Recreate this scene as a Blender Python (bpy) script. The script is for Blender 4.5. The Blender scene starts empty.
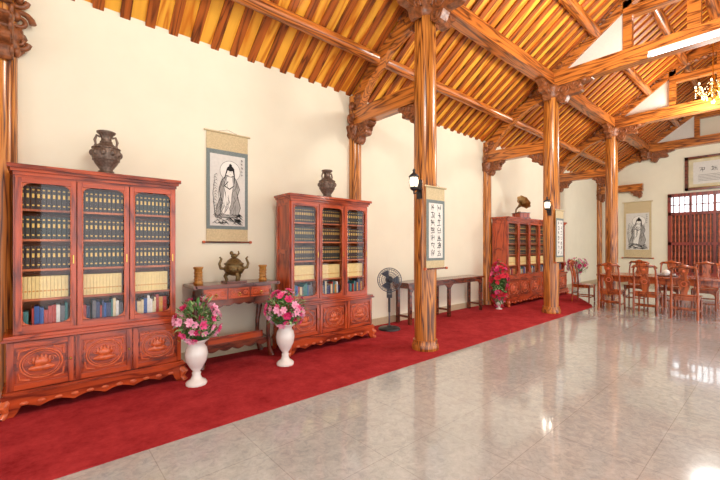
import bpy, math, random
from mathutils import Vector, Matrix
random.seed(7)
PI=math.pi
scene=bpy.context.scene
scene.view_settings.view_transform='Standard'

def C(r,g,b):
    f=lambda c:(c/255/12.92 if c/255<=.04045 else ((c/255+.055)/1.055)**2.4)
    return (f(r),f(g),f(b),1)
def sc(c,k): return (min(c[0]*k,1),min(c[1]*k,1),min(c[2]*k,1),1)

# ---------------------------------------------------------------- materials
def newmat(name):
    m=bpy.data.materials.new(name); m.use_nodes=True
    nt=m.node_tree; return m,nt,nt.nodes['Principled BSDF']
def plain(name,col,rough=.5,metal=0,n=.12,ns=25,bump=0,emit=0,coat=0):
    m,nt,p=newmat(name)
    tc=nt.nodes.new('ShaderNodeTexCoord'); no=nt.nodes.new('ShaderNodeTexNoise')
    no.inputs['Scale'].default_value=ns; no.inputs['Detail'].default_value=4
    nt.links.new(tc.outputs['Object'],no.inputs['Vector'])
    r=nt.nodes.new('ShaderNodeValToRGB')
    r.color_ramp.elements[0].position=.3; r.color_ramp.elements[1].position=.7
    r.color_ramp.elements[0].color=sc(col,1-n); r.color_ramp.elements[1].color=sc(col,1+n)
    nt.links.new(no.outputs['Fac'],r.inputs['Fac']); nt.links.new(r.outputs['Color'],p.inputs['Base Color'])
    p.inputs['Roughness'].default_value=rough; p.inputs['Metallic'].default_value=metal
    p.inputs['Coat Weight'].default_value=coat; p.inputs['Coat Roughness'].default_value=.1
    if emit:
        nt.links.new(r.outputs['Color'],p.inputs['Emission Color']); p.inputs['Emission Strength'].default_value=emit
    if bump:
        b=nt.nodes.new('ShaderNodeBump'); b.inputs['Strength'].default_value=bump; b.inputs['Distance'].default_value=.01
        nt.links.new(no.outputs['Fac'],b.inputs['Height']); nt.links.new(b.outputs['Normal'],p.inputs['Normal'])
    return m
def wood(name,dark,light,scl,freq=7,rough=.3,coat=.3,mid=None,pos=(.0,.35,.8)):
    m,nt,p=newmat(name); N=nt.nodes; L=nt.links
    tc=N.new('ShaderNodeTexCoord'); oi=N.new('ShaderNodeObjectInfo')
    mul=N.new('ShaderNodeMath'); mul.operation='MULTIPLY'; mul.inputs[1].default_value=37
    L.new(oi.outputs['Random'],mul.inputs[0])
    va=N.new('ShaderNodeVectorMath'); va.operation='ADD'
    L.new(tc.outputs['Object'],va.inputs[0]); L.new(mul.outputs[0],va.inputs[1])
    mp=N.new('ShaderNodeMapping'); mp.inputs['Scale'].default_value=scl
    L.new(va.outputs[0],mp.inputs['Vector'])
    no=N.new('ShaderNodeTexNoise'); no.inputs['Scale'].default_value=1; no.inputs['Detail'].default_value=2
    no.inputs['Distortion'].default_value=.4
    L.new(mp.outputs[0],no.inputs['Vector'])
    m1=N.new('ShaderNodeMath'); m1.operation='MULTIPLY'; m1.inputs[1].default_value=freq
    L.new(no.outputs['Fac'],m1.inputs[0])
    pp=N.new('ShaderNodeMath'); pp.operation='PINGPONG'; pp.inputs[1].default_value=.5
    L.new(m1.outputs[0],pp.inputs[0])
    m2=N.new('ShaderNodeMath'); m2.operation='MULTIPLY'; m2.inputs[1].default_value=2
    L.new(pp.outputs[0],m2.inputs[0])
    n2=N.new('ShaderNodeTexNoise'); n2.inputs['Scale'].default_value=9; n2.inputs['Detail'].default_value=4
    L.new(mp.outputs[0],n2.inputs['Vector'])
    ad=N.new('ShaderNodeMath'); ad.operation='MULTIPLY_ADD'; ad.inputs[1].default_value=.5; ad.inputs[2].default_value=-.25
    L.new(n2.outputs['Fac'],ad.inputs[0])
    a2=N.new('ShaderNodeMath'); a2.operation='ADD'; L.new(ad.outputs[0],a2.inputs[0]); L.new(m2.outputs[0],a2.inputs[1])
    r=N.new('ShaderNodeValToRGB'); e=r.color_ramp.elements
    e[0].position=pos[0]; e[0].color=dark; e[1].position=pos[2]; e[1].color=light
    x=e.new(pos[1]); x.color=mid or tuple((dark[i]+light[i]*1.4)/2.4 for i in range(3))+(1,)
    L.new(a2.outputs[0],r.inputs['Fac']); L.new(r.outputs['Color'],p.inputs['Base Color'])
    p.inputs['Roughness'].default_value=rough; p.inputs['Coat Weight'].default_value=coat; p.inputs['Coat Roughness'].default_value=.15
    return m
M={}
M['wall']=plain('cream_plaster',C(236,231,208),.85,n=.02,ns=3)
M['base']=plain('baseboard_stone',C(190,172,140),.4,n=.08)
M['colwood']=wood('column_wood',C(70,32,12),C(206,132,56),(12,12,.45),9,.28,.3,mid=C(160,92,34))
M['ybeam']=wood('cross_beam_wood',C(92,44,18),C(206,124,52),(6,.6,6),7,.3,.3)
M['xbeam']=wood('long_beam_wood',C(88,42,17),C(200,116,48),(.5,6,6),7,.3,.3)
M['rafter']=wood('rafter_wood',C(92,42,16),C(180,94,34),(8,.6,.6),6,.4,.1)
M['board']=wood('ceiling_board_wood',C(214,120,30),C(255,188,66),(3.5,.4,.4),6,.4,.1)
M['carve']=plain('carved_wood',C(136,80,44),.4,n=.5,ns=22,bump=.6)
M['red']=wood('red_rosewood',C(118,38,16),C(192,80,36),(7,7,1.2),4,.25,.4)
M['redh']=wood('red_rosewood_h',C(112,36,15),C(188,76,34),(1.2,7,7),4,.25,.4)
M['redl']=plain('carved_rosewood',C(204,96,50),.3,n=.25,ns=30,coat=.3)
M['inner']=wood('cabinet_inside',C(140,66,34),C(196,112,66),(2,5,5),3,.5,.0)
M['chair']=wood('chair_wood',C(104,42,18),C(178,88,42),(7,7,1.5),4,.25,.4)
M['darkwood']=wood('dark_rosewood',C(56,24,14),C(118,56,34),(2,8,8),4,.25,.4)
M['brass']=plain('brass',C(200,160,80),.25,1)
M['horn']=plain('gramophone_horn_metal',C(140,104,56),.4,.7,n=.2)
M['bronze']=plain('dark_bronze',C(112,94,82),.42,.4,n=.45,ns=40,bump=.5)
M['bronze2']=plain('gold_bronze',C(110,88,50),.35,.6,n=.4,ns=40,bump=.4)
M['carvegold']=plain('boxwood_carving',C(172,118,50),.45,n=.4,ns=45,bump=.6)
M['white']=plain('white_ceramic',C(232,230,224),.2,n=.02,coat=.4)
M['leaf']=plain('leaf_green',C(72,124,58),.5,n=.4,ns=30)
M['leaf2']=plain('leaf_pale',C(158,190,126),.5,n=.3,ns=30)
M['pink']=plain('petal_pink',C(240,92,152),.6,n=.15)
M['pink2']=plain('petal_light_pink',C(250,180,208),.6,n=.1)
M['pink3']=plain('petal_magenta',C(212,50,112),.6,n=.15)
M['fred']=plain('petal_red',C(222,50,76),.6,n=.2)
M['black']=plain('black_plastic',C(34,34,38),.35)
M['steel']=plain('fan_metal',C(110,116,124),.3,.8)
M['fanblade']=plain('fan_blade',C(70,84,100),.3)
M['paper']=plain('scroll_paper',C(232,230,222),.9,n=.03)
M['paper2']=plain('aged_paper',C(216,214,206),.9,n=.05)
M['silk']=plain('silk_beige',C(204,186,146),.8,n=.12,ns=60)
M['silkb']=plain('silk_bluegrey',C(118,130,128),.8,n=.12,ns=60)
M['ink']=plain('ink',C(30,28,28),.8)
M['inkg']=plain('ink_grey',C(104,102,98),.8)
M['inkl']=plain('ink_wash',C(166,164,158),.8,n=.1)
M['gold']=plain('gold_leaf',C(214,176,90),.35,.3)
M['bdark']=plain('book_dark',C(46,32,28),.5,n=.3)
M['bdark2']=plain('book_green_black',C(34,42,38),.5,n=.3)
M['bcream']=plain('book_cream',C(238,218,150),.6,n=.06)
for i,c in enumerate([(50,90,160),(180,60,50),(224,210,170),(60,130,130),(210,150,60),(110,110,116),(230,230,225),(50,60,100)]):
    M['bk%d'%i]=plain('book_cover_%d'%i,C(*c),.5)
M['crystal']=plain('crystal',C(240,225,190),.1,n=.05)
M['bulb']=plain('lamp_glow',C(255,240,205),.4,n=0,emit=4)
M['tube']=plain('tube_glow',C(250,252,255),.4,n=0,emit=5)
M['lampglass']=plain('lantern_glass',C(255,240,215),.3,n=.02,emit=1.2)
M['wred']=wood('window_red_wood',C(84,26,20),C(146,54,40),(6,6,1.2),4,.35,.3)
M['pcream']=plain('plaster_panel',C(226,224,214),.8,n=.03)
M['photo']=plain('certificate_paper',C(206,196,160),.6,n=.15,ns=4)
# glass
m=bpy.data.materials.new('cabinet_glass'); m.use_nodes=True; nt=m.node_tree; nt.nodes.clear()
o=nt.nodes.new('ShaderNodeOutputMaterial'); mx=nt.nodes.new('ShaderNodeMixShader'); t=nt.nodes.new('ShaderNodeBsdfTransparent'); g=nt.nodes.new('ShaderNodeBsdfGlossy')
g.inputs['Roughness'].default_value=.03; mx.inputs[0].default_value=.04
nt.links.new(t.outputs[0],mx.inputs[1]); nt.links.new(g.outputs[0],mx.inputs[2]); nt.links.new(mx.outputs[0],o.inputs[0]); M['glass']=m
# carpet
m,nt,p=newmat('red_carpet'); N=nt.nodes; L=nt.links
tc=N.new('ShaderNodeTexCoord'); a=N.new('ShaderNodeTexNoise'); a.inputs['Scale'].default_value=2.6; a.inputs['Detail'].default_value=12; a.inputs['Roughness'].default_value=.85
L.new(tc.outputs['Object'],a.inputs['Vector']); r=N.new('ShaderNodeValToRGB'); r.color_ramp.elements[0].position=.36; r.color_ramp.elements[1].position=.66
r.color_ramp.elements[0].color=C(138,30,36); r.color_ramp.elements[1].color=C(190,62,66)
L.new(a.outputs['Fac'],r.inputs['Fac']); L.new(r.outputs['Color'],p.inputs['Base Color']); p.inputs['Roughness'].default_value=.95; p.inputs['Specular IOR Level'].default_value=.1
a2=N.new('ShaderNodeTexNoise'); a2.inputs['Scale'].default_value=260; L.new(tc.outputs['Object'],a2.inputs['Vector'])
b=N.new('ShaderNodeBump'); b.inputs['Strength'].default_value=.5; b.inputs['Distance'].default_value=.006; L.new(a2.outputs['Fac'],b.inputs['Height']); L.new(b.outputs['Normal'],p.inputs['Normal'])
M['carpet']=m
# floor
m,nt,p=newmat('polished_stone_tiles'); N=nt.nodes; L=nt.links
tc=N.new('ShaderNodeTexCoord')
a=N.new('ShaderNodeTexNoise'); a.inputs['Scale'].default_value=16; a.inputs['Detail'].default_value=9; a.inputs['Roughness'].default_value=.78; a.inputs['Distortion'].default_value=.8
a3=N.new('ShaderNodeTexNoise'); a3.inputs['Scale'].default_value=1.6; a3.inputs['Detail'].default_value=6; a3.inputs['Distortion'].default_value=1
L.new(tc.outputs['Object'],a.inputs['Vector']); L.new(tc.outputs['Object'],a3.inputs['Vector'])
r=N.new('ShaderNodeValToRGB'); r.color_ramp.elements[0].position=.34; r.color_ramp.elements[1].position=.66
r.color_ramp.elements[0].color=C(166,172,173); r.color_ramp.elements[1].color=C(202,207,207)
L.new(a.outputs['Fac'],r.inputs['Fac'])
r2=N.new('ShaderNodeValToRGB'); r2.color_ramp.elements[0].position=.3; r2.color_ramp.elements[1].position=.7
r2.color_ramp.elements[0].color=(.88,.88,.88,1); r2.color_ramp.elements[1].color=(1,1,1,1); L.new(a3.outputs['Fac'],r2.inputs['Fac'])
mm=N.new('ShaderNodeMix'); mm.data_type='RGBA'; mm.blend_type='MULTIPLY'; mm.inputs[0].default_value=1
L.new(r.outputs['Color'],mm.inputs[6]); L.new(r2.outputs['Color'],mm.inputs[7])
br=N.new('ShaderNodeTexBrick'); br.offset=0; br.inputs['Scale'].default_value=1; br.inputs['Mortar Size'].default_value=.0025; br.inputs['Mortar Smooth'].default_value=0
br.inputs['Brick Width'].default_value=.6; br.inputs['Row Height'].default_value=.6
br.inputs['Color1'].default_value=(1,1,1,1); br.inputs['Color2'].default_value=(.95,.95,.95,1); br.inputs['Mortar'].default_value=(.74,.72,.69,1)
L.new(tc.outputs['Object'],br.inputs['Vector'])
m3=N.new('ShaderNodeMix'); m3.data_type='RGBA'; m3.blend_type='MULTIPLY'; m3.inputs[0].default_value=1
L.new(mm.outputs[2],m3.inputs[6]); L.new(br.outputs['Color'],m3.inputs[7]); L.new(m3.outputs[2],p.inputs['Base Color'])
p.inputs['Roughness'].default_value=.12; p.inputs['Coat Weight'].default_value=.6; p.inputs['Coat Roughness'].default_value=.04
wb=N.new('ShaderNodeTexNoise'); wb.inputs['Scale'].default_value=2.5; L.new(tc.outputs['Object'],wb.inputs['Vector'])
bp=N.new('ShaderNodeBump'); bp.inputs['Strength'].default_value=.1; bp.inputs['Distance'].default_value=.02; L.new(wb.outputs['Fac'],bp.inputs['Height']); L.new(bp.outputs['Normal'],p.inputs['Coat Normal']); L.new(bp.outputs['Normal'],p.inputs['Normal'])
M['floor']=m

# ---------------------------------------------------------------- builder
class B:
    def __init__(s): s.v=[];s.f=[];s.m=[];s.sm=[];s.mats=[];s.M=Matrix.Identity(4)
    def add(s,vs,fs,mat,smooth=False):
        o=len(s.v); s.v+= [s.M@Vector(v) for v in vs]
        if mat not in s.mats: s.mats.append(mat)
        k=s.mats.index(mat)
        for f in fs: s.f.append([i+o for i in f]); s.m.append(k); s.sm.append(smooth)
    def bx(s,x0,x1,y0,y1,z0,z1,mat):
        vs=[(x,y,z) for x in(x0,x1) for y in(y0,y1) for z in(z0,z1)]
        s.add(vs,[(0,1,3,2),(4,6,7,5),(0,4,5,1),(2,3,7,6),(0,2,6,4),(1,5,7,3)],mat)
    def cyl(s,p0,p1,r0,mat,r1=None,seg=16):
        s.tube([p0,p1],[r0,r0 if r1 is None else r1],mat,seg)
    def tube(s,pts,r,mat,seg=8,closed=False):
        pts=[Vector(p) for p in pts]; n=len(pts)
        if not isinstance(r,(list,tuple)): r=[r]*n
        vs=[];fs=[]; up=None
        for i,p in enumerate(pts):
            if closed: t=(pts[(i+1)%n]-pts[i-1])
            else: t=pts[min(i+1,n-1)]-pts[max(i-1,0)]
            t.normalize()
            if up is None:
                a=Vector((0,0,1)) if abs(t.z)<.9 else Vector((1,0,0)); up=(a-t*a.dot(t)).normalized()
            else:
                q=up-t*up.dot(t)
                up=q.normalized() if q.length>1e-6 else up
            w=t.cross(up)
            for k in range(seg):
                an=2*PI*k/seg; vs.append(p+(up*math.cos(an)+w*math.sin(an))*r[i])
        m=n if closed else n-1
        for i in range(m):
            j=(i+1)%n
            for k in range(seg):
                l=(k+1)%seg; fs.append((i*seg+k,i*seg+l,j*seg+l,j*seg+k))
        s.add(vs,fs,mat,seg>4)
        if not closed:
            s.add([v for v in vs[:seg]],[tuple(range(seg))[::-1]],mat); s.add(vs[-seg:],[tuple(range(seg))],mat)
    def lathe(s,prof,mat,seg=24,c=(0,0,0),flute=0,nf=0):
        vs=[];fs=[];n=len(prof)
        for r,z in prof:
            for k in range(seg):
                a=2*PI*k/seg; rr=r*(1+(flute*math.cos(nf*a) if nf else 0)); vs.append((c[0]+rr*math.cos(a),c[1]+rr*math.sin(a),c[2]+z))
        for i in range(n-1):
            for k in range(seg):
                l=(k+1)%seg; fs.append((i*seg+k,i*seg+l,(i+1)*seg+l,(i+1)*seg+k))
        s.add(vs,fs,mat,True); s.add(vs[:seg],[tuple(range(seg))[::-1]],mat); s.add(vs[-seg:],[tuple(range(seg))],mat)
    def prism(s,poly,ax,a0,a1,mat):
        n=len(poly); vs=[]
        for a in(a0,a1):
            for u,v in poly: vs.append({'X':(a,u,v),'Y':(u,a,v),'Z':(u,v,a)}[ax])
        fs=[tuple(range(n))[::-1],tuple(range(n,2*n))]+[(i,(i+1)%n,n+(i+1)%n,n+i) for i in range(n)]
        s.add(vs,fs,mat)
    def band(s,pts,t,ax,a0,a1,mat):
        n=len(pts); P=[Vector((p[0],p[1])) for p in pts]
        if not isinstance(t,(list,tuple)): t=[t]*n
        O=[];I=[]
        for i in range(n):
            d=(P[min(i+1,n-1)]-P[max(i-1,0)]).normalized(); q=Vector((-d.y,d.x))
            O.append(P[i]+q*t[i]/2); I.append(P[i]-q*t[i]/2)
        for i in range(n-1): s.prism([O[i],O[i+1],I[i+1],I[i]],ax,a0,a1,mat)
    def sph(s,c,r,mat,seg=12,rg=8):
        if not isinstance(r,(list,tuple)): r=(r,r,r)
        vs=[];fs=[]
        for i in range(rg+1):
            t=PI*i/rg
            for k in range(seg):
                a=2*PI*k/seg; vs.append((c[0]+r[0]*math.sin(t)*math.cos(a),c[1]+r[1]*math.sin(t)*math.sin(a),c[2]+r[2]*math.cos(t)))
        for i in range(rg):
            for k in range(seg):
                l=(k+1)%seg; fs.append((i*seg+k,(i+1)*seg+k,(i+1)*seg+l,i*seg+l))
        s.add(vs,fs,mat,True)
    def ring(s,c,R,r,mat,ax='Y',n=28,seg=6,rz=None):
        pts=[]
        for i in range(n):
            a=2*PI*i/n; u=R*math.cos(a); v=(rz or R)*math.sin(a)
            pts.append({'Y':(c[0]+u,c[1],c[2]+v),'Z':(c[0]+u,c[1]+v,c[2]),'X':(c[0],c[1]+u,c[2]+v)}[ax])
        s.tube(pts,r,mat,seg,True)
    def spiral(s,c,R,r,mat,ax='X',turns=1.6,sg=1,a0=0):
        pts=[];n=22
        for i in range(n):
            t=i/(n-1); a=a0+sg*turns*2*PI*t; q=R*(1-.85*t); u=q*math.cos(a); v=q*math.sin(a)
            pts.append({'Y':(c[0]+u,c[1],c[2]+v),'X':(c[0],c[1]+u,c[2]+v)}[ax])
        s.tube(pts,[r*(1-.5*i/(n-1)) for i in range(n)],mat,6)
    def ribbon(s,pts,w,y,mat):
        n=len(pts); P=[Vector(p) for p in pts]; vs=[];
        if not isinstance(w,(list,tuple)): w=[w]*n
        for i in range(n):
            d=(P[min(i+1,n-1)]-P[max(i-1,0)]); d=d.normalized() if d.length>0 else Vector((1,0)); q=Vector((-d.y,d.x))
            a=P[i]+q*w[i]/2; b=P[i]-q*w[i]/2; vs+=[(a.x,y,a.y),(b.x,y,b.y)]
        s.add(vs,[(2*i,2*i+1,2*i+3,2*i+2) for i in range(n-1)],mat)
    def disc(s,c,rx,rz,y,mat,n=20):
        s.add([(c[0]+rx*math.cos(2*PI*i/n),y,c[1]+rz*math.sin(2*PI*i/n)) for i in range(n)],[tuple(range(n))],mat)
    def make(s,name,loc=(0,0,0),rot=0,bevel=0,scale=1):
        me=bpy.data.meshes.new(name); me.from_pydata([tuple(v) for v in s.v],[],s.f)
        for mt in s.mats: me.materials.append(M[mt])
        me.polygons.foreach_set('material_index',s.m); me.polygons.foreach_set('use_smooth',s.sm)
        me.update(); ob=bpy.data.objects.new(name,me); scene.collection.objects.link(ob)
        ob.location=loc; ob.rotation_euler=(0,0,rot); ob.scale=scale if isinstance(scale,tuple) else (scale,)*3
        if bevel:
            md=ob.modifiers.new('bevel','BEVEL'); md.width=bevel; md.segments=2; md.limit_method='ANGLE'; md.angle_limit=math.radians(50)
        return ob
def inst(ob,name,loc,rot=0,scale=1):
    o=bpy.data.objects.new(name,ob.data); scene.collection.objects.link(o); o.location=loc; o.rotation_euler=(0,0,rot); o.scale=scale if isinstance(scale,tuple) else (scale,)*3
    for md in ob.modifiers:
        n=o.modifiers.new(md.name,md.type)
        if md.type=='BEVEL': n.width=md.width; n.segments=md.segments; n.limit_method='ANGLE'; n.angle_limit=md.angle_limit
    return o

# ---------------------------------------------------------------- room shell
FZ=.006
YW=4.9; YR=-2.9; RY=1.0; S=.72; Z0=4.02; X0=-4.4; X1=17.0
def zr(y): return Z0+(YW-y)*S if y>=RY else Z0+(y-YR)*S
b=B(); b.bx(X0-.2,X1+.2,-7,YW+.2,-.1,0,'floor'); b.make('floor')
b=B(); b.prism([(X0,2.98),(9.9,2.98),(10.3,3.12),(12.2,4.2),(12.6,4.87),(X0,4.87)],'Z',.0,FZ,'carpet'); b.make('floor_carpet')
b=B(); b.bx(X0-.2,X1+.2,YW,YW+.2,0,Z0+.1,'wall'); b.make('wall_left')
WY0,WY1,WZ0,WZ1=.3,2.73,.48,3.2
b=B()
b.prism([(WY1,0),(YW,0),(YW,zr(YW)+.05),(WY1,zr(WY1)+.05)],'X',X1,X1+.2,'wall')
b.prism([(YR,0),(WY0,0),(WY0,zr(WY0)+.05),(YR,zr(YR)+.05)],'X',X1,X1+.2,'wall')
b.prism([(WY0,0),(WY1,0),(WY1,WZ0),(WY0,WZ0)],'X',X1,X1+.2,'wall')
b.prism([(WY0,WZ1),(WY1,WZ1),(WY1,zr(WY1)+.05),(RY,zr(RY)+.05),(WY0,zr(WY0)+.05)],'X',X1,X1+.2,'wall')
b.make('wall_end')
b=B()
b.prism([(2.6,0),(YW,0),(YW,zr(YW)+.05),(2.6,zr(2.6)+.05)],'X',X0-.2,X0,'wall')
b.prism([(YR,0),(-.6,0),(-.6,zr(-.6)+.05),(YR,zr(YR)+.05)],'X',X0-.2,X0,'wall')
b.prism([(-.6,3.2),(2.6,3.2),(2.6,zr(2.6)+.05),(RY,zr(RY)+.05),(-.6,zr(-.6)+.05)],'X',X0-.2,X0,'wall')
b.make('wall_back')
b=B(); b.bx(X0-.2,X1+.2,YR-.2,YR,3.4,Z0+.1,'wall'); b.make('wall_right')
b=B(); b.bx(X0,X1,YW-.02,YW,.0,.13,'base'); b.make('baseboard_left')
b=B(); b.bx(X1-.02,X1,YR,YW-.02,.0,.13,'base'); b.make('baseboard_end')
# ceiling boards & rafters
b=B(); h=.045
b.prism([(YW+.5,zr(YW)-.5*S+h),(RY,zr(RY)+h),(RY,zr(RY)+h+.05),(YW+.5,zr(YW)-.5*S+h+.05)],'X',X0-.3,X1+.3,'board')
b.prism([(YR-1.2,zr(YR)-1.2*S+h),(RY,zr(RY)+h),(RY,zr(RY)+h+.05),(YR-1.2,zr(YR)-1.2*S+h+.05)],'X',X0-.3,X1+.3,'board')
b.make('ceiling')
b=B(); x=X0+.1
while x<X1:
    for (ya,yb) in ((YW+.1,RY),(YR-.6,RY)):
        za=zr(YW if ya>RY else YR)-(abs(ya-(YW if ya>RY else YR)))*S
        b.prism([(ya,za),(yb,zr(yb)),(yb,zr(yb)+h),(ya,za+h)],'X',x,x+.1,'rafter')
    x+=.25
b.make('ceiling_rafters')
# purlins
b=B()
for y,r in ((4.22,.085),(2.45,.09),(1.7,.09),(-.45,.09),(.3,.09),(-2.2,.085)):
    b.cyl((X0,y,zr(y)-r*1.25),(X1,y,zr(y)-r*1.25),r,'xbeam',seg=14)
for y in (3.33,-1.33): b.bx(X0,X1,y-.11,y+.11,4.9,5.13,'xbeam')
b.cyl((X0,RY,zr(RY)-.12),(X1,RY,zr(RY)-.12),.13,'xbeam')
b.make('ceiling_purlins')

# ---------------------------------------------------------------- carved bracket helpers (YZ plane at X)
def bracket(b,x,y,z,sg,L=.5,H=.45,th=.13):
    pts=[(y,z)];n=26
    for i in range(n+1):
        t=i/n*PI/2; k=1+.13*math.sin(t*11)
        pts.append((y+sg*L*k*math.cos(t)**1.3,z-H*k*math.sin(t)**1.3))
    b.prism(pts,'X',x-th/2,x+th/2,'carve')
    for s2 in(-1,1):
        xx=x+s2*th/2
        b.spiral((xx,y+sg*L*.62,z-H*.2),.11,.02,'carve','X',1.6,sg)
        b.spiral((xx,y+sg*L*.25,z-H*.35),.12,.022,'carve','X',1.6,-sg)
        b.spiral((xx,y+sg*L*.18,z-H*.75),.08,.018,'carve','X',1.6,sg)
        b.sph((xx,y+sg*L*.85,z-H*.1),(.03,.07,.05),'carve',8,6)
def arcpts(y0,z0,y1,z1,bulge,n=14):
    a=Vector((y0,z0)); c=Vector((y1,z1)); d=c-a; q=Vector((-d.y,d.x)).normalized()
    if q.y<0: q=-q
    return [tuple(a+d*t+q*bulge*4*t*(1-t)) for t in [i/(n-1) for i in range(n)]]
TX=[4.126,8.42,12.7]
def colprof(r,h):
    return [(r*.96,.14),(r*1.03,1.2),(r*1.03,2.6),(r*.97,h-.5),(r*.95,h)]
def column(name,x,y,r,h):
    b=B()
    b.lathe([(r*1.2,0),(r*1.22,.03),(r*1.2,.07),(r*1.1,.1),(r*1.1,.14)],'colwood',28)
    b.lathe(colprof(r,h),'colwood',28)
    return b.make(name,(x,y,0))
for x in TX:
    column('wooden_column',x,3.33,.155,4.9)
for x in TX+[-.1]:
    column('wooden_column',x,-1.33,.155,4.9)
for x in [-.25]+TX+[16.88]:
    b=B(); r=.11
    b.lathe([(r*1.15,0),(r*1.15,.1),(r,.12),(r,2),(r*.97,4.0)],'colwood',22)
    b.lathe([(r*1.02,3.28),(r*1.35,3.33),(r*1.2,3.38),(r*1.5,3.46),(r*1.35,3.5)],'carve',22,flute=.1,nf=9)
    bracket(b,0,-.06,3.5,-1,.36,.3,.14); 
    bracket(b,0,-.04,4.0,-1,.16,.42,.14)
    for s2 in(-1,1):
        b.spiral((s2*.12,-.05,3.6),.1,.03,'carve','Y',1.5,s2); b.spiral((s2*.11,-.05,3.4),.08,.026,'carve','Y',1.5,-s2)
        b.spiral((s2*.1,-.05,3.8),.08,.026,'carve','Y',1.5,-s2)
        for q in range(4): b.sph((s2*(.1+.02*(q%2)),-.06,3.3+q*.17),(.035,.05,.06),'carve',8,6)
    b.make('wall_post',(x,4.86,.0))
for x in TX+[16.88]:
    b=B()
    for sg,yw,yc in ((1,4.86,3.33),(-1,-2.86,-1.33)):
        ya,yb=sorted((yw-sg*.05,yc+sg*.1)); b.bx(x-.085,x+.085,ya,yb,3.5,3.76,'ybeam')
        bracket(b,x,yc+sg*.15,3.5,sg,.3,.25,.11)
        P=arcpts(yw-sg*.08,3.78,yc+sg*.12,4.72,.2); 
        b.band(P,.17,'X',x-.075,x+.075,'ybeam')
        for i in range(1,13): b.sph((x,P[i][0],P[i][1]+.1),(.09,.075,.05),'carve',8,6)
        bracket(b,x,yc+sg*.14,4.88,sg,.35,.3,.12)
        bracket(b,x,yc-sg*.14,4.86,-sg,.6,.36,.15)
        bracket(b,x,yc-sg*.14,5.6,-sg,.3,.42,.15)
        P=arcpts(yc-sg*.1,5.12,RY,6.36,.34,18)
        b.band(P,.2,'X',x-.08,x+.08,'ybeam')
        for i in range(1,17,1): b.sph((x,P[i][0],P[i][1]-.11),(.09,.08,.045),'carve',8,6)
        ya,yb=yw,RY
        b.prism([(ya,zr(ya)-.04),(yb,zr(yb)-.04),(yb,zr(yb)-.22),(ya,zr(ya)-.22)],'X',x-.07,x+.07,'ybeam')
        b.prism([(yc-sg*.2,5.14)]+[(p[0],p[1]-.05) for p in P[2:12]]+[(P[11][0],5.14)],'X',x-.015,x+.015,'pcream')
        py=P[11][0]; b.bx(x-.07,x+.07,py-.07,py+.07,5.1,P[11][1],'ybeam')
    b.bx(x-.11,x+.11,-1.33,3.33,4.85,5.14,'ybeam')
    b.bx(x-.07,x+.07,RY-.09,RY+.09,5.1,6.75,'ybeam')
    b.bx(x-.08,x+.08,.0,2.0,5.75,5.93,'ybeam')
    for yc in(3.33,-1.33):
        b.lathe([(.15,4.62),(.2,4.68),(.17,4.74),(.23,4.82),(.2,4.88)],'carve',22,(x,yc,0),.08,10)
    for yc in(3.33,-1.33):
        for sg in(-1,1):
            pts=[(x+sg*.12,4.9)]+[(x+sg*(.12+.5*(1+.12*math.sin(t*11))*math.cos(t)**1.3),4.9-.32*(1+.12*math.sin(t*11))*math.sin(t)**1.3) for t in [i/20*PI/2 for i in range(21)]]
            b.prism(pts,'Y',yc-.06,yc+.06,'carve')
            for s2 in(-1,1):
                b.spiral((x+sg*.42,yc+s2*.06,4.84),.07,.018,'carve','Y',1.5,sg); b.spiral((x+sg*.25,yc+s2*.06,4.74),.08,.02,'carve','Y',1.5,-sg)
    b.make('roof_truss')
# fluorescent light on truss
b=B(); b.bx(-.03,.03,-.65,.65,0,.05,'white'); b.cyl((0,-.6,-.03),(0,.6,-.03),.02,'tube'); 
for s2 in(-1,1): b.bx(-.03,.03,s2*.63-.03,s2*.63+.03,-.05,0,'white')
b.make('fluorescent_light',(8.26,.95,4.88))

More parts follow.
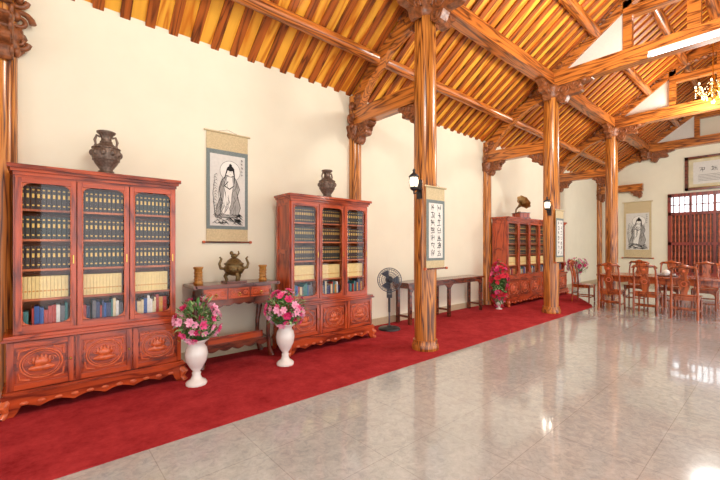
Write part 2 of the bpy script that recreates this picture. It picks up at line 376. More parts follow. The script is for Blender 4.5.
# ---------------------------------------------------------------- bookcases
def bookcase(W,WL,nd,H=2.15,D=.38):
    b=B(); yb=0; yf=-D; yl=-D-.04; hw=W/2; hl=WL/2; dl=WL/nd
    n=60; pts=[(-hl-.02,.15),(hl+.02,.15)]
    for i in range(n+1):
        x=hl+.02-(2*hl+.04)*i/n; e=min(abs(x+hl),abs(x-hl))
        z=.05+.035*abs(math.sin(i/n*PI*nd*2)) if e>.09 else .0+max(0,(e-.05))*1.4
        pts.append((x,z))
    b.prism(pts,'Y',yl-.035,yl-.01,'redh')
    for sx in(-1,1):
        pts=[(yl-.03,.15),(0,.15),(0,.0),(-.06,.02),(-.1,.08),(-.2,.06),(yl+.08,.08),(yl+.04,.02),(yl-.03,0)]
        b.prism(pts,'X',sx*(hl+.0)-.012,sx*(hl+.0)+.012,'redh')
        b.tube([(sx*(hl-.01),yl+.0,.14),(sx*(hl+.02),yl-.035,.09),(sx*(hl),yl-.02,.04),(sx*(hl+.03),yl-.05,.0)],[.035,.04,.025,.028],'redl',8)
    for i in range(1,nd*4): 
        x=-hl+i*WL/(nd*4); b.sph((x,yl-.037,.1),(.03,.012,.016),'redl',8,6)
    b.bx(-hl-.03,hl+.03,yl-.04,yb,.15,.185,'redh'); b.bx(-hl-.015,hl+.015,yl-.025,yb,.185,.205,'redh')
    b.bx(-hl,hl,yl+.015,yb,.2,.63,'redh')
    for i in range(nd):
        x0=-hl+i*dl; x1=x0+dl; cx=(x0+x1)/2; y=yl
        b.bx(x0+.006,x0+.05,y-.008,y+.02,.21,.62,'red'); b.bx(x1-.05,x1-.006,y-.008,y+.02,.21,.62,'red')
        b.bx(x0+.05,x1-.05,y-.008,y+.02,.21,.255,'redh'); b.bx(x0+.05,x1-.05,y-.008,y+.02,.575,.62,'redh')
        b.bx(x0+.065,x1-.065,y+.002,y+.02,.27,.56,'redh')
        R=min((dl-.16)/2,.125); cz=.415; yy=y-.0
        b.ring((cx,yy,cz),R*1.15,.008,'redl',rz=R); b.ring((cx,yy,cz),R*1.0,.005,'redl',rz=R*.86)
        b.sph((cx,yy,cz-.04),(R*.75,.016,.03),'redl'); b.sph((cx,yy,cz+.01),(R*.42,.018,.045),'redl')
        for k in(-2,-1,0,1,2): b.sph((cx+k*R*.22,yy,cz+.0+.05-.012*abs(k)),(.013,.012,.035),'redl',8,6)
        for sx in(-1,1):
            b.spiral((cx+sx*R*.55,yy,cz+.03),.03,.006,'redl','Y',1.4,sx)
            for sz in(-1,1):
                b.tube([(cx+sx*(dl/2-.075),yy,cz+sz*.06),(cx+sx*(dl/2-.085),yy,cz+sz*.12),(cx+sx*(dl/2-.15),yy,cz+sz*.135)],.008,'redl',6)
        b.sph((x1-.03,y-.018,.42),.011,'brass',8,6)
    b.bx(-hl-.03,hl+.03,yl-.03,yb,.63,.65,'redh'); b.bx(-hl-.015,hl+.015,yl-.015,yb,.65,.675,'redh')
    z0=.675; z1=H-.09
    b.bx(-hw,-hw+.022,yf+.02,yb,z0,z1,'red'); b.bx(hw-.022,hw,yf+.02,yb,z0,z1,'red')
    b.bx(-hw,hw,yb-.012,yb,z0,z1,'inner'); b.bx(-hw,hw,yf,yb,z0,z0+.03,'redh'); b.bx(-hw,hw,yf,yb,z1-.02,z1+.02,'redh')
    for sx in(-1,1):
        xx=sx*hw; a0,a1=sorted((xx,xx+sx*.012))
        b.bx(a0,a1,yf+.02,yf+.07,z0,z1,'red'); b.bx(a0,a1,-.05,0,z0,z1,'red')
        for zz in(z0,(z0+z1)/2-.03,z1-.06): b.bx(a0,a1,yf+.07,-.05,zz,zz+.06,'redh')
    rows=5; rh=(z1-z0-.05)/rows; dw=W/nd
    for k in range(rows): b.bx(-hw+.02,hw-.02,yf+.05,yb,z0+.03+k*rh-.02,z0+.03+k*rh,'inner')
    for i in range(nd):
        x0=-hw+i*dw; x1=x0+dw
        if i: b.bx(x0-.012,x0+.012,yf+.03,yb,z0,z1,'inner')
        st=.044
        b.bx(x0+.004,x0+st,yf-.006,yf+.022,z0+.03,z1-.02,'red'); b.bx(x1-st,x1-.004,yf-.006,yf+.022,z0+.03,z1-.02,'red')
        b.bx(x0+st,x1-st,yf-.006,yf+.022,z0+.03,z0+.075,'redh'); b.bx(x0+st,x1-st,yf-.006,yf+.022,z1-.065,z1-.02,'redh')
        g0,g1,gz0,gz1=x0+st,x1-st,z0+.075,z1-.065
        b.tube([(g0,yf-.008,gz0),(g1,yf-.008,gz0),(g1,yf-.008,gz1),(g0,yf-.008,gz1)],.005,'redl',6,True)
        for sx,gx in((1,g0),(-1,g1)):
            for sz,gz in((1,gz0),(-1,gz1)):
                b.prism([(gx,gz),(gx+sx*.06,gz),(gx+sx*.03,gz+sz*.012),(gx+sx*.012,gz+sz*.03),(gx,gz+sz*.06)],'Y',yf,yf+.012,'redl')
        b.add([(g0,yf+.008,gz0),(g1,yf+.008,gz0),(g1,yf+.008,gz1),(g0,yf+.008,gz1)],[(0,1,2,3)],'glass')
        b.bx(x1-.03,x1-.02,yf-.014,yf-.005,1.28,1.36,'brass')
    b.bx(-hw-.012,hw+.012,yf-.018,yb,z1+.0,z1+.03,'redh'); b.bx(-hw-.03,hw+.03,yf-.035,yb,z1+.03,z1+.055,'redh'); b.bx(-hw-.05,hw+.05,yf-.055,yb,z1+.055,H,'redh')
    k=B()
    for r in range(rows):
        zb=z0+.031+r*rh
        for i in range(nd):
            x=-hw+i*dw+.03; xe=-hw+(i+1)*dw-.03
            if r>=2:
                w=.036
                while x+w<xe:
                    h=rh*.76; mt='bdark' if (r+i)%3 else 'bdark2'
                    k.bx(x,x+w-.004,yf+.07,yf+.24,zb,zb+h,mt)
                    for q,t in((.14,.06),(.5,.18),(.82,.06)): k.bx(x+.008,x+w-.012,yf+.0685,yf+.072,zb+h*q,zb+h*(q+t),'gold')
                    x+=w
            elif r==1:
                while x+.026<xe:
                    h=rh*.74; k.bx(x,x+.024,yf+.07,yf+.24,zb,zb+h,'bcream'); k.bx(x+.004,x+.02,yf+.0685,yf+.07,zb+h*.3,zb+h*.36,'bk4'); x+=.026
            else:
                while x+.04<xe:
                    w=random.uniform(.014,.04); h=rh*random.uniform(.55,.84)
                    if random.random()<.1: x+=.02; continue
                    k.bx(x,x+w-.002,yf+.07,yf+.22,zb,zb+h,'bk%d'%random.randrange(8)); x+=w
    return b,k
BY=4.722
b,k=bookcase(1.27,1.38,3); xc=.49
b.make('glass_bookcase',(xc,BY,FZ),bevel=.003); k.make('book_collection',(xc,BY,FZ))
b,k=bookcase(1.38,1.5,3); xc=3.25
b.make('glass_bookcase',(xc,BY,FZ),bevel=.003); k.make('book_collection',(xc,BY,FZ))
b,k=bookcase(3.5,3.6,6); xc=10.2
b.make('glass_bookcase',(xc,BY,FZ),bevel=.003); k.make('book_collection',(xc,BY,FZ))
TOPZ=2.15+FZ
def vase():
    b=B()
    b.lathe([(.085,0),(.1,.01),(.1,.03),(.075,.05),(.07,.07),(.12,.13),(.155,.2),(.16,.25),(.14,.3),(.085,.335),(.06,.36),(.055,.4),(.07,.43),(.1,.45),(.105,.465),(.095,.47),(.06,.44)],'bronze',28)
    for z,r in((.17,.142),(.29,.15),(.05,.08),(.36,.062)): b.ring((0,0,z),r,.008,'bronze','Z')
    for sx in(-1,1):
        b.tube([(sx*.06,0,.41),(sx*.1,0,.42),(sx*.12,0,.37),(sx*.11,0,.33),(sx*.13,0,.29)],[.012,.014,.016,.012,.012],'bronze',8)
    for i in range(10):
        a=2*PI*i/10; b.sph((.15*math.cos(a),.15*math.sin(a),.235),(.03,.03,.035),'bronze',8,6)
    return b
v=vase().make('bronze_vase',(.53,4.54,TOPZ),0,0,(.8,.8,.97)); inst(v,'bronze_vase',(3.3,4.54,TOPZ),0,(.8,.8,.93))

# ---------------------------------------------------------------- altar table + items
b=B(); hw=.53; D=.42; H=.98
b.bx(-hw,hw,-D,0,H-.035,H,'darkwood')
for sx in(-1,1): 
    b.cyl((sx*hw,-D,H-.022),(sx*hw,0,H-.022),.022,'darkwood')
b.bx(-.44,.44,-D+.03,-.02,H-.2,H-.035,'darkwood')
for i in range(3):
    x0=-.43+i*.29; b.bx(x0,x0+.275,-D+.018,-D+.04,H-.185,H-.05,'redh'); b.tube([(x0+.02,-D+.016,H-.17),(x0+.255,-D+.016,H-.17),(x0+.255,-D+.016,H-.065),(x0+.02,-D+.016,H-.065)],.005,'redl',6,True)
    b.sph((x0+.137,-D+.01,H-.117),.014,'brass',8,6); b.ring((x0+.137,-D+.008,H-.135),.018,.003,'brass')
    b.spiral((x0+.06,-D+.016,H-.117),.03,.006,'redl','Y'); b.spiral((x0+.215,-D+.016,H-.117),.03,.006,'redl','Y')
pts=[(-.44,H-.2),(.44,H-.2)]
for i in range(41):
    x=.44-.88*i/40; pts.append((x,H-.24-.07*(abs(x)/.44)**2-.022*abs(math.sin(i/40*PI*7))))
b.prism(pts,'Y',-D+.03,-D+.055,'darkwood')
for sx in(-1,1):
    for y in(-D+.05,-.05):
        b.tube([(sx*.42,y,H-.1),(sx*.44,y,H-.3),(sx*.405,y,H-.55),(sx*.4,y,.3),(sx*.42,y,.1),(sx*.45,y-.01,.0)],[.035,.042,.028,.026,.03,.04],'darkwood',10)
        b.spiral((sx*.38,y-.0,H-.3),.05,.012,'darkwood','Y',1.4,sx)
    b.bx(sx*.42-.018,sx*.42+.018,-D+.05,-.05,.2,.25,'darkwood')
b.bx(-.42,.42,-D+.06,-.04,.22,.245,'darkwood')
pts=[(-.4,.22),(.4,.22)]+[(.4-.8*i/30,.19-.03*abs(math.sin(i/30*PI*5))) for i in range(31)]
b.prism(pts,'Y',-D+.055,-D+.075,'darkwood')
b.bx(-.36,.36,-D+.12,-D+.14,.245,.33,'redh')
b.make('altar_console_table',(1.9,4.86,FZ),bevel=.002)
TZ=.981+FZ
b=B() # incense burner
b.bx(-.12,.12,-.09,.09,0,.02,'darkwood')
for a in(PI/6,PI*5/6,PI*1.5): b.tube([(.07*math.cos(a),.07*math.sin(a),.12),(.1*math.cos(a),.1*math.sin(a),.07),(.08*math.cos(a),.08*math.sin(a),.02)],[.03,.022,.018],'bronze2',8)
b.lathe([(.03,.08),(.09,.1),(.115,.14),(.115,.18),(.1,.2),(.115,.215),(.115,.225),(.09,.235),(.075,.26),(.04,.285),(.02,.29)],'bronze2',24)
for sx in(-1,1): b.tube([(sx*.1,0,.16),(sx*.16,0,.17),(sx*.175,0,.22),(sx*.15,0,.28),(sx*.17,0,.3)],[.014,.018,.016,.014,.01],'bronze2',8)
b.sph((0,0,.31),(.04,.03,.03),'bronze2'); b.sph((-.035,-.01,.345),(.022,.022,.024),'bronze2'); b.tube([(.035,0,.31),(.06,0,.34),(.05,0,.37)],[.012,.012,.006],'bronze2',8)
for i in range(8): b.sph((.112*math.cos(i*PI/4),.112*math.sin(i*PI/4),.16),.018,'bronze2',8,6)
b.make('bronze_incense_burner',(1.9,4.63,TZ),0,0,1.08)
b=B(); b.lathe([(.05,0),(.055,.01),(.055,.025),(.045,.035),(.045,.18),(.055,.19),(.058,.205),(.05,.21)],'carvegold',20,flute=.05,nf=6)
for z in(.06,.1,.14): b.ring((0,0,z),.046,.007,'carvegold','Z')
c=b.make('carved_incense_tube',(1.47,4.66,TZ)); inst(c,'carved_incense_tube',(2.29,4.62,TZ))

# ---------------------------------------------------------------- flowers
def blossom(b,c,n,s,mat,ctr=True):
    n=Vector(n).normalized(); a=Vector((0,0,1)) if abs(n.z)<.9 else Vector((1,0,0)); u=n.cross(a).normalized(); w=n.cross(u); c=Vector(c)
    for L,tilt,k,o in((s,.35,6,0),(s*.65,.95,5,.4)):
        for i in range(k):
            an=2*PI*i/k+o; d=u*math.cos(an)+w*math.sin(an); e=n.cross(d); f=d*math.cos(tilt)+n*math.sin(tilt)
            tip=c+f*L; mid=c+f*L*.6-n*L*.06
            b.add([c,mid+e*L*.36,tip+e*L*.2,tip+n*L*.08,tip-e*L*.2,mid-e*L*.36],[(0,1,2,3,4,5)],mat)
def leafp(b,c,d,s,mat):
    c=Vector(c); d=Vector(d).normalized(); a=Vector((0,0,1)); e=d.cross(a); e=e.normalized() if e.length>.01 else Vector((1,0,0)); nn=e.cross(d)
    b.add([c,c+d*s*.4+e*s*.2,c+d*s-nn*s*.1,c+d*s*.4-e*s*.2,c+d*s*.45+nn*s*.08],[(0,1,4),(1,2,4),(2,3,4),(3,0,4)],mat)
def flower_urn(rx,rz,cz,nb,seed,vh=.47,bs=.05,cols=('pink','pink','pink2','pink2','pink3'),pmin=-.75):
    random.seed(seed); b=B(); k=vh/.47; kr=1 if vh>.3 else .7
    b.lathe([(r*kr,z*k) for r,z in [(.1,0),(.105,.02),(.09,.04),(.055,.06),(.04,.1),(.045,.125),(.035,.14),(.07,.19),(.1,.25),(.112,.32),(.1,.38),(.075,.42),(.1,.45),(.125,.465),(.12,.475),(.07,.45)]],'white',32,flute=.03,nf=14)
    for i in range(nb*4):
        t=random.uniform(0,2*PI); p=random.uniform(pmin,1); q=math.sqrt(1-min(p*p,1)); d=Vector((q*math.cos(t),q*math.sin(t),p)); rr=random.uniform(.35,.95)
        c=Vector((d.x*rx*rr,d.y*rx*rr,cz+d.z*rz*rr)); leafp(b,c,d+Vector((random.uniform(-.6,.6),random.uniform(-.6,.6),random.uniform(-.5,.5))),random.uniform(.06,.1),'leaf' if random.random()<.55 else 'leaf2')
    for i in range(nb):
        t=random.uniform(0,2*PI); p=random.uniform(pmin,1); q=math.sqrt(1-min(p*p,1)); d=Vector((q*math.cos(t),q*math.sin(t),p)); rr=random.uniform(.8,1.08)
        c=Vector((d.x*rx*rr,d.y*rx*rr,cz+d.z*rz*rr)); blossom(b,c,d,random.uniform(.75,1.15)*bs,random.choice(cols))
        b.tube([(0,0,vh-.03),tuple(Vector((0,0,vh))*.4+c*.6-Vector((0,0,.03))),tuple(c)],.004,'leaf',5)
    return b
flower_urn(.215,.24,.66,50,3).make('flower_urn',(1.255,4.04,FZ))
flower_urn(.235,.22,.68,56,5,.5).make('flower_urn',(2.28,4.0,FZ))
flower_urn(.19,.5,.58,170,8,.2,.06,('fred','fred','fred','pink3','pink'),-.98).make('tall_red_flower_arrangement',(7.98,4.3,FZ))
flower_urn(.3,.28,.8,46,9,.55,.06).make('flower_arrangement_in_vase',(13.1,4.4,.0))

# ---------------------------------------------------------------- standing fan
b=B()
b.lathe([(.19,0),(.19,.02),(.17,.035),(.05,.05),(.03,.07)],'black',28)
b.cyl((0,0,.05),(0,0,.62),.015,'steel'); b.cyl((0,0,.3),(0,0,.6),.02,'black')
b.bx(-.045,.045,-.045,.04,.55,.7,'black')
for i in range(4): b.sph((-.027+i*.018,-.048,.62),.006,'white',6,4)
cz=.86
b.cyl((0,.02,.68),(0,.04,cz),.022,'black'); b.tube([(0,-.01,cz),(0,.05,cz),(0,.12,cz),(0,.14,cz)],[.06,.07,.06,.03],'black',16)
R=.205
for y,rr in((-.05,.06),(-.085,.1),(-.085,.14),(-.075,.175),(-.05,R),(-.03,R),(0,.18),(.01,.13)):
    b.ring((0,y,cz),rr,.0035 if rr<R else .007,'steel')
for i in range(28):
    a=2*PI*i/28; c_,s_=math.cos(a),math.sin(a)
    b.tube([(.03*c_,-.09,cz+.03*s_),(.12*c_,-.088,cz+.12*s_),(.18*c_,-.073,cz+.18*s_),(R*c_,-.04,cz+R*s_),(.18*c_,0,cz+.18*s_),(.06*c_,.015,cz+.06*s_)],.0018,'steel',4)
b.sph((0,-.092,cz),(.035,.008,.035),'black'); b.sph((0,-.05,cz),(.035,.03,.035),'black')
for i in range(3):
    a0=2*PI*i/3; vs=[]
    for j in range(7):
        t=-.45+j*.15; vs.append((.03*math.cos(a0+t*.5),-.045+.0*j,cz+.03*math.sin(a0+t*.5)))
    for j in range(7):
        t=-.45+j*.15; vs.append((.165*math.cos(a0+t),-.06+.007*j,cz+.165*math.sin(a0+t)))
    b.add(vs,[(j,j+1,8+j,7+j) for j in range(6)],'fanblade')
b.make('standing_fan',(4.6,4.5,FZ),math.radians(-42))

# ---------------------------------------------------------------- long console table
b=B(); x0,x1=-1.3,1.3
b.bx(x0,x1,-.4,0,.735,.77,'darkwood'); b.bx(x0+.05,x1-.05,-.37,-.03,.66,.735,'darkwood')
for x in(x0+.1,0,x1-.1):
    for y in(-.35,-.05):
        b.bx(x-.03,x+.03,y-.03,y+.03,.0,.66,'darkwood')
    b.bx(x-.02,x+.02,-.35,-.05,.12,.16,'darkwood')
    for s2 in(-1,1):
        if abs(x+s2*.1)<1.3: b.prism([(x,.66),(x+s2*.14,.66),(x+s2*.09,.63),(x+s2*.035,.56)],'Y',-.37,-.34,'darkwood')
b.make('long_console_table',(6.35,4.86,FZ),bevel=.004)

# ---------------------------------------------------------------- scrolls
def glyph(b,cx,cz,s,y,mat):
    st=[((-.4,.3),(.4,.34)),((-.3,.05),(.35,.08)),((-.42,-.3),(.42,-.26)),((0,.45),(0,-.45)),((-.05,.2),(-.4,-.4)),((.05,.15),(.42,-.4)),((-.3,.4),(-.3,-.1)),((.3,.4),(.28,-.2)),((-.15,.48),(.05,.36)),((.1,-.1),(.3,.05))]
    for a,c in random.sample(st,random.choice([5,6,7])):
        j=lambda:random.uniform(-.07,.07)
        p0=(cx+(a[0]+j())*s,cz+(a[1]+j())*s); p2=(cx+(c[0]+j())*s,cz+(c[1]+j())*s); p1=((p0[0]+p2[0])/2+j()*s,(p0[1]+p2[1])/2+j()*s)
        b.ribbon([p0,p1,p2],[s*.11,s*.08,s*.03],y,mat)
def scroll(w,h,calli=None,side=.1,top=.14,bot=.1,border='silkb'):
    b=B(); b.bx(-w/2,w/2,-.006,0,0,h,'silk')
    for z in(0,h): b.cyl((-w/2-.03,-.012,z),(w/2+.03,-.012,z),.012,'silk' if z else 'darkwood',seg=12)
    for sx in(-1,1): b.cyl((sx*(w/2+.02),-.012,0),(sx*(w/2+.05),-.012,0),.018,'redl',seg=12)
    b.tube([(-w*.3,-.006,h),(0,-.004,h+.05),(w*.3,-.006,h)],.0015,'darkwood',5)
    a=w/2-.0; z0=h*bot; z1=h*(1-top)
    b.bx(-a,a,-.009,-.005,z0,z1,border)
    i=w/2-w*side; q0=z0+h*.03; q1=z1-h*.04
    b.bx(-i,i,-.012,-.008,q0,q1,'paper' if calli else 'paper2')
    if calli:
        cols,rows,s=calli
        for c in range(cols):
            for r in range(rows):
                glyph(b,(c-(cols-1)/2)*2*i/cols*.95,q1-(r+.6)*(q1-q0)/(rows+.2),s,-.0135,'ink')
    return b,i,q0,q1
def figure_scroll(seed,border,dx=1):
    random.seed(seed)
    b,i_,q0,q1=scroll(.56,1.45,None,.08,.16,.12,border)
    y=-.0135; mz=(q0+q1)/2; n=36
    b.disc((0.03,mz+.26),.135,.135,y,'paper'); pts=[(.03+.137*math.cos(2*PI*i/n),mz+.26+.137*math.sin(2*PI*i/n)) for i in range(n+1)]
    b.ribbon(pts,.005,y-.0005,'inkg')
    body=[(-.03,mz+.2),(-.09,mz+.12),(-.12,mz+.02),(-.1,mz-.08),(-.15,mz-.22),(-.17,mz-.36),(.13,mz-.36),(.17,mz-.22),(.13,mz-.06),(.16,mz+.03),(.12,mz+.13),(.08,mz+.2)]
    b.add([(p[0],y-.001,p[1]) for p in body],[tuple(range(len(body)))],'inkl')
    b.ribbon(body+[body[0]],.008,y-.0015,'ink')
    inn=[(-.01,mz+.19),(-.06,mz+.08),(-.06,mz-.08),(-.1,mz-.3),(.02,mz-.33),(.05,mz-.1),(.07,mz+.08),(.06,mz+.18)]
    b.add([(p[0],y-.002,p[1]) for p in inn],[tuple(range(len(inn)))],'paper')
    b.ribbon(inn+[inn[0]],.005,y-.0022,'inkg')
    b.disc((.03,mz+.245),.042,.055,y-.0025,'paper'); b.disc((.032,mz+.295),.045,.035,y-.003,'ink'); b.disc((.032,mz+.335),.02,.025,y-.003,'ink')
    b.ribbon([(.015,mz+.25),(.022,mz+.252)],.004,y-.003,'ink'); b.ribbon([(.038,mz+.252),(.046,mz+.25)],.004,y-.003,'ink'); b.ribbon([(.024,mz+.218),(.036,mz+.218)],.004,y-.003,'inkg')
    b.ribbon([(.07,mz+.3),(.085,mz+.2),(.09,mz+.1)],[.026,.016,.006],y-.003,'ink'); b.ribbon([(-.005,mz+.3),(-.03,mz+.22),(-.05,mz+.15)],[.02,.014,.006],y-.003,'ink')
    for k in range(34):
        x=random.uniform(-.13,.13); z=mz+random.uniform(-.3,.12); b.ribbon([(x,z+.07),(x+random.uniform(-.03,.03),z),(x+random.uniform(-.05,.03),z-.07)],[.002,.007,.002],y-.0035,'ink' if k%2 else 'inkg')
    b.ribbon([(.0,mz+.12),(-.05,mz+.06),(.02,mz+.02),(.08,mz+.07)],[.01,.018,.016,.008],y-.0036,'ink')
    for k in range(50):
        x=random.uniform(-.18,.18); z=mz-random.uniform(.33,.46); b.ribbon([(x-.03,z),(x,z+.02),(x+.035,z-.01)],[.002,.018,.002],y-.003,'ink' if k%3==0 else 'inkg')
    b.ribbon([(-.17,mz-.35),(-.2,mz-.05),(-.17,mz+.2)],[.01,.007,.003],y-.003,'inkg')
    for k in range(14):
        z=mz-.3+k*.037; b.ribbon([(-.19,z),(-.16+random.uniform(-.04,.02),z+.03),(-.14,z+.0)],[.002,.01,.001],y-.003,'inkg')
    for k in range(5): glyph(b,.19,mz+.42-k*.05,.035,y-.003,'ink')
    return b
figure_scroll(4,'silkb').make('painted_hanging_scroll',(1.92,4.895,1.5))
random.seed(21)
b,_,_,_=scroll(.4,1.12,(2,7,.1),.12,.16,.1); s1=b.make('calligraphy_scroll',(4.14,3.165,1.14))
inst(s1,'calligraphy_scroll',(8.43,3.165,1.1))
figure_scroll(11,'silk').make('painted_hanging_scroll',(16.98,3.62,1.0),-PI/2,0,(1.5,1.5,1.45))

# ---------------------------------------------------------------- wall lanterns on the columns
def lantern():
    b=B()
    b.lathe([(.045,-.0),(.05,.01),(.03,.02)],'black',16,(.11,0,-.02))
    b.tube([(.12,0,-.02),(.06,0,-.06),(.0,0,-.08),(-.01,0,-.02)],.01,'black',8)
    b.bx(.105,.13,-.035,.035,-.14,.12,'black')
    b.lathe([(.02,-.04),(.05,-.02),(.055,.0),(.05,.01)],'black',16)
    b.lathe([(.045,.01),(.06,.06),(.062,.1),(.05,.14)],'lampglass',16)
    b.lathe([(.055,.14),(.075,.145),(.05,.18),(.02,.2),(.015,.225),(.022,.235),(.005,.26)],'black',16)
    for i in range(4): a=i*PI/2+PI/4; b.tube([(.05*math.cos(a),.05*math.sin(a),.005),(.066*math.cos(a),.066*math.sin(a),.08),(.055*math.cos(a),.055*math.sin(a),.145)],.003,'black',5)
    return b
l=lantern().make('wall_lantern',(3.85,3.3,2.24)); inst(l,'wall_lantern',(8.14,3.3,2.24))

# ---------------------------------------------------------------- gramophone
b=B()
b.bx(-.2,.2,-.2,.2,0,.03,'darkwood'); b.bx(-.18,.18,-.18,.18,.03,.17,'red'); b.bx(-.195,.195,-.195,.195,.17,.19,'darkwood')
b.cyl((0,-.02,.19),(0,-.02,.2),.14,'black'); b.cyl((.18,0,.1),(.26,0,.1),.008,'brass'); b.cyl((.26,0,.1),(.26,0,.16),.01,'darkwood')
b.tube([(0,.2,.16),(0,.24,.2),(0,.22,.32),(0,.14,.38)],[.02,.022,.026,.03],'horn',10)
b.tube([(0,.2,.2),(.0,.1,.24),(0,.02,.22)],.012,'brass',8)
T=Matrix.Translation((0,.14,.38))@Matrix.Rotation(math.radians(62),4,'X'); b.M=T
n=32; prof=[(.03,0),(.045,.08),(.07,.16),(.12,.24),(.19,.29),(.24,.31)]
vs=[];fs=[]
for j,(r,z) in enumerate(prof):
    for i in range(n):
        a=2*PI*i/n; k=1+(.06*math.cos(8*a) if j>2 else 0); vs.append((r*k*math.cos(a),r*k*math.sin(a),z))
for j in range(len(prof)-1):
    for i in range(n): l2=(i+1)%n; fs.append((j*n+i,j*n+l2,(j+1)*n+l2,(j+1)*n+i))
b.add(vs,fs,'horn',True); b.M=Matrix.Identity(4)
b.make('gramophone',(9.5,4.51,TOPZ),math.radians(-25),0,.82)

# ---------------------------------------------------------------- dining set
b=B()
b.bx(-.225,.225,-.2,.22,.43,.455,'chair'); b.bx(-.205,.205,-.18,.2,.37,.43,'chair')
for sx in(-1,1):
    b.tube([(sx*.2,.195,.44),(sx*.2,.195,.2),(sx*.205,.2,0)],[.024,.02,.018],'chair',8)
    b.tube([(sx*.2,-.2,0),(sx*.2,-.185,.44),(sx*.195,-.2,.7),(sx*.19,-.25,.95),(sx*.17,-.27,1.02)],[.019,.024,.02,.018,.02],'chair',8)
    b.bx(sx*.2-.01,sx*.2+.01,-.18,.19,.14,.17,'chair')
b.bx(-.2,.2,.185,.205,.12,.15,'chair'); b.bx(-.2,.2,-.2,-.18,.2,.23,'chair')
b.tube([(-.22,-.265,.99),(-.17,-.27,1.03),(-.09,-.275,1.03),(0,-.28,1.06),(.09,-.275,1.03),(.17,-.27,1.03),(.22,-.265,.99)],[.014,.026,.03,.038,.03,.026,.014],'chair',8)
outl=[(.045,.47),(.05,.55),(.08,.63),(.085,.72),(.055,.8),(.045,.87),(.075,.94),(.08,1.03)]
for i in range(len(outl)-1):
    (w0,z0),(w1,z1)=outl[i],outl[i+1]; f=lambda z:-.19-.09*max(0,(z-.6)/.45)
    vs=[]
    for w,z in((w0,z0),(w1,z1)):
        for sx in(-1,1):
            for dy in(-.009,.009): vs.append((sx*w,f(z)+dy,z))
    b.add(vs,[(0,2,6,4),(1,5,7,3),(0,4,5,1),(2,3,7,6),(0,1,3,2),(4,6,7,5)],'chair')
b.ring((0,-.235,.7),.045,.008,'redl'); b.sph((0,-.27,.95),(.03,.014,.03),'redl',8,6)
b.tube([(-.19,-.19,.48),(0,-.19,.475),(.19,-.19,.48)],.014,'chair',8)
for sx in(-1,1):
    b.prism([(sx*.18,.37),(sx*.1,.37),(sx*.16,.345),(sx*.185,.28)],'Y',.185,.2,'chair')
ch=b.make('dining_chair',(9.85,1.3,0),-PI/2)
random.seed(3)
for y in(1.92,2.58): inst(ch,'dining_chair',(9.85,y,0),-PI/2+random.uniform(-.08,.08))
for y in(1.2,1.85,2.5): inst(ch,'dining_chair',(11.62,y,0),PI/2)
inst(ch,'dining_chair',(10.75,3.45,FZ),PI)
b=B(); L=1.15
b.bx(-.52,.52,-L,L,.735,.77,'chair'); b.bx(-.46,.46,-L+.06,L-.06,.66,.735,'chair')
for sx in(-1,1):
    for y in(-L+.1,0,L-.1):
        b.tube([(sx*.43,y,.7),(sx*.44,y,.5),(sx*.42,y,.2),(sx*.43,y,.0)],[.045,.035,.03,.04],'chair',10)
    pts=[(-L+.08,.66),(L-.08,.66)]+[(L-.08-(2*L-.16)*i/40,.625-.02*abs(math.sin(i/40*PI*8))) for i in range(41)]
    b.prism(pts,'X',sx*.45-.01,sx*.45+.01,'chair')
b.make('dining_table',(10.75,1.85,0),bevel=.004)
b=B(); b.lathe([(.2,0),(.22,.02),(.2,.02)],'darkwood',24); b.lathe([(.03,.02),(.07,.05),(.08,.09),(.05,.13),(.02,.14),(.015,.16)],'white',20)
b.tube([(.07,0,.07),(.11,0,.1),(.12,0,.13)],.01,'white',8); b.tube([(-.06,0,.12),(-.11,0,.11),(-.1,0,.06),(-.07,0,.05)],.007,'white',8)
for a in(0.8,2,3.2,4.6): b.lathe([(.015,.02),(.03,.03),(.033,.06)],'white',14,(.14*math.cos(a),.14*math.sin(a),0))
b.make('tea_set',(10.7,1.75,.771))

# ---------------------------------------------------------------- end-wall window
b=B(); y0,y1,z0,z1=WY0,WY1,WZ0,WZ1; xa,xb=-.06,.1
W=y1-y0
b.bx(xa,xb,-.09,0.0,z0-.06,z1+.06,'wred'); b.bx(xa,xb,-W,-W+.09,z0-.06,z1+.06,'wred')
b.bx(xa,xb,-W,0,z1-.03,z1+.09,'wred'); b.bx(xa-.04,xb,-W-.05,.05,z0-.09,z0+.05,'wred')
zt=z1-.62; b.bx(xa,xb,-W,0,zt-.05,zt+.05,'wred'); zm=z0+1.05; b.bx(xa,xb,-W,0,zm-.05,zm+.05,'wred')
npn=4
for i in range(npn+1):
    y=-W*i/npn; ya=min(0,y+.035); yb=max(-W,y-.035); b.bx(xa+.01,xb,yb,ya,z0,z1,'wred')
b.bx(.06,.08,-W,0,z0,zt,'darkwood')
for i in range(1,24):
    y=-W*i/24
    for a,c in((z0+.05,zm-.05),(zm+.05,zt-.05)):
        h=c-a; b.lathe([(.014,0),(.018,h*.1),(.012,h*.2),(.024,h*.35),(.014,h*.5),(.024,h*.65),(.012,h*.8),(.018,h*.9),(.014,h)],'redl',8,(.0,y,a))
for i in range(1,16): b.cyl((.02,-W*i/16,zt+.05),(.02,-W*i/16,z1-.03),.018,'wred',seg=8)
b.cyl((.02,-W,(zt+z1)/2),(.02,0,(zt+z1)/2),.018,'wred',seg=8)
b.add([(.07,0,zt),(.07,-W,zt),(.07,-W,z1),(.07,0,z1)],[(0,1,2,3)],'glass')
b.make('window_1',(X1,y1,0))
b=B(); w,h=1.5,1.15
b.bx(-w/2,w/2,-.02,0,0,h,'darkwood')
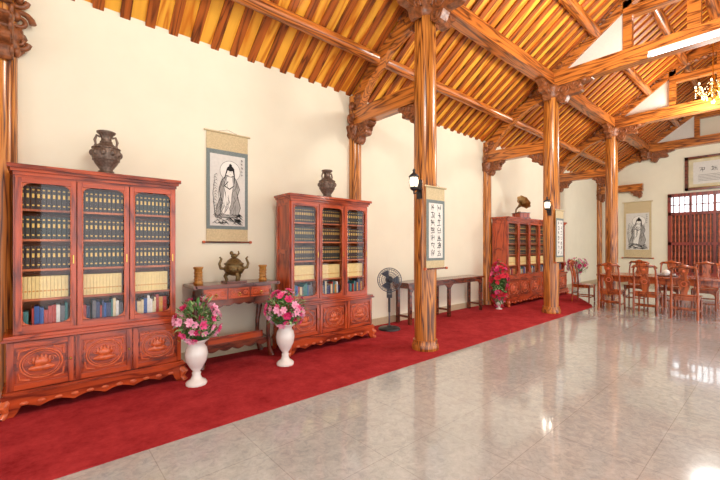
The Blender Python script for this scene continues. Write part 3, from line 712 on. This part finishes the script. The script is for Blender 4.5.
for (a,c,d,e) in((-w/2,w/2,0,.09),(-w/2,w/2,h-.09,h),(-w/2,-w/2+.09,0,h),(w/2-.09,w/2,0,h)): b.bx(a,c,-.05,0,d,e,'darkwood')
b.tube([(-w/2+.09,-.05,.09),(w/2-.09,-.05,.09),(w/2-.09,-.05,h-.09),(-w/2+.09,-.05,h-.09)],.014,'gold',6,True)
b.bx(-w/2+.1,w/2-.1,-.026,-.02,.1,h-.1,'photo'); b.bx(-w/2+.22,w/2-.22,-.029,-.02,.2,h-.2,'paper2')
for k in range(3): glyph(b,-.3+k*.3,.68,.18,-.031,'inkg')
for k in range(5): b.ribbon([(-.4,.5-k*.05),(.4,.5-k*.05)],.012,-.031,'inkg')
b.make('framed_certificate',(16.98,1.52,3.36),-PI/2)

# ---------------------------------------------------------------- chandeliers
b=B()
b.cyl((0,0,.3),(0,0,1.55),.012,'brass'); b.lathe([(.07,1.5),(.09,1.55)],'brass',16)
b.lathe([(.02,-.25),(.05,-.2),(.03,-.12),(.06,-.05),(.09,0),(.05,.08),(.03,.2),(.05,.26),(.02,.32)],'brass',18)
for i in range(8):
    a=2*PI*i/8; c_,s_=math.cos(a),math.sin(a)
    b.tube([(.05*c_,.05*s_,0),(.15*c_,.15*s_,-.1),(.27*c_,.27*s_,-.08),(.31*c_,.31*s_,.02)],.01,'brass',6)
    b.lathe([(.015,0),(.045,.015),(.05,.02)],'brass',10,(.31*c_,.31*s_,.02)); b.cyl((.31*c_,.31*s_,.03),(.31*c_,.31*s_,.1),.012,'white',seg=8)
    b.sph((.31*c_,.31*s_,.13),(.018,.018,.035),'bulb',8,6)
    for k in range(4): b.sph((.31*c_,.31*s_,-.01-.035*k),.014,'crystal',6,5)
    for k in range(1,6): t=k/6; b.sph(((.31*(1-t)+.05*t)*c_,(.31*(1-t)+.05*t)*s_,.02+.26*t-.15*math.sin(PI*t)),.014,'crystal',6,5)
    for k in range(3): b.sph((.16*c_,.16*s_,-.13-.035*k),.014,'crystal',6,5)
b.sph((0,0,-.3),.04,'crystal',10,8)
cd=b.make('chandelier',(12.0,1.1,5.15))
for x in(6.3,1.2): inst(cd,'chandelier',(x,1.1,5.15))  # two more chandeliers out of view, added to brighten the room

# ---------------------------------------------------------------- lights
def light(kind,name,loc,power,col=(1,1,1),size=.3,rot=None,sy=None):
    d=bpy.data.lights.new(name,kind); d.energy=power; d.color=col
    d.shadow_soft_size=size
    o=bpy.data.objects.new(name,d); scene.collection.objects.link(o); o.location=loc
    return o
for i,x in enumerate((12.0,6.3,1.2)): light('POINT','chandelier_fill_lamp_%d'%i,(x,1.1,4.5),(300,300,260)[i],(1,.97,.9),.35)  # fill lamps hung below the chandeliers; the last two serve the added ones
for i,x in enumerate((3.85,8.14)): light('POINT','lantern_lamp_%d'%i,(x-.02,3.3,2.33),14,(1,.9,.75),.08)
w=bpy.data.worlds.new('World'); scene.world=w; w.use_nodes=True
w.node_tree.nodes['Background'].inputs[0].default_value=(.94,.97,1,1); w.node_tree.nodes['Background'].inputs[1].default_value=3.05

# ---------------------------------------------------------------- camera
cam=bpy.data.cameras.new('camera'); cam.lens=18.5; cam.sensor_width=36; cam.shift_y=6/720
co=bpy.data.objects.new('camera',cam); scene.collection.objects.link(co)
co.location=(0,0,1.45); co.rotation_euler=(PI/2,0,math.radians(-41.1)); scene.camera=co
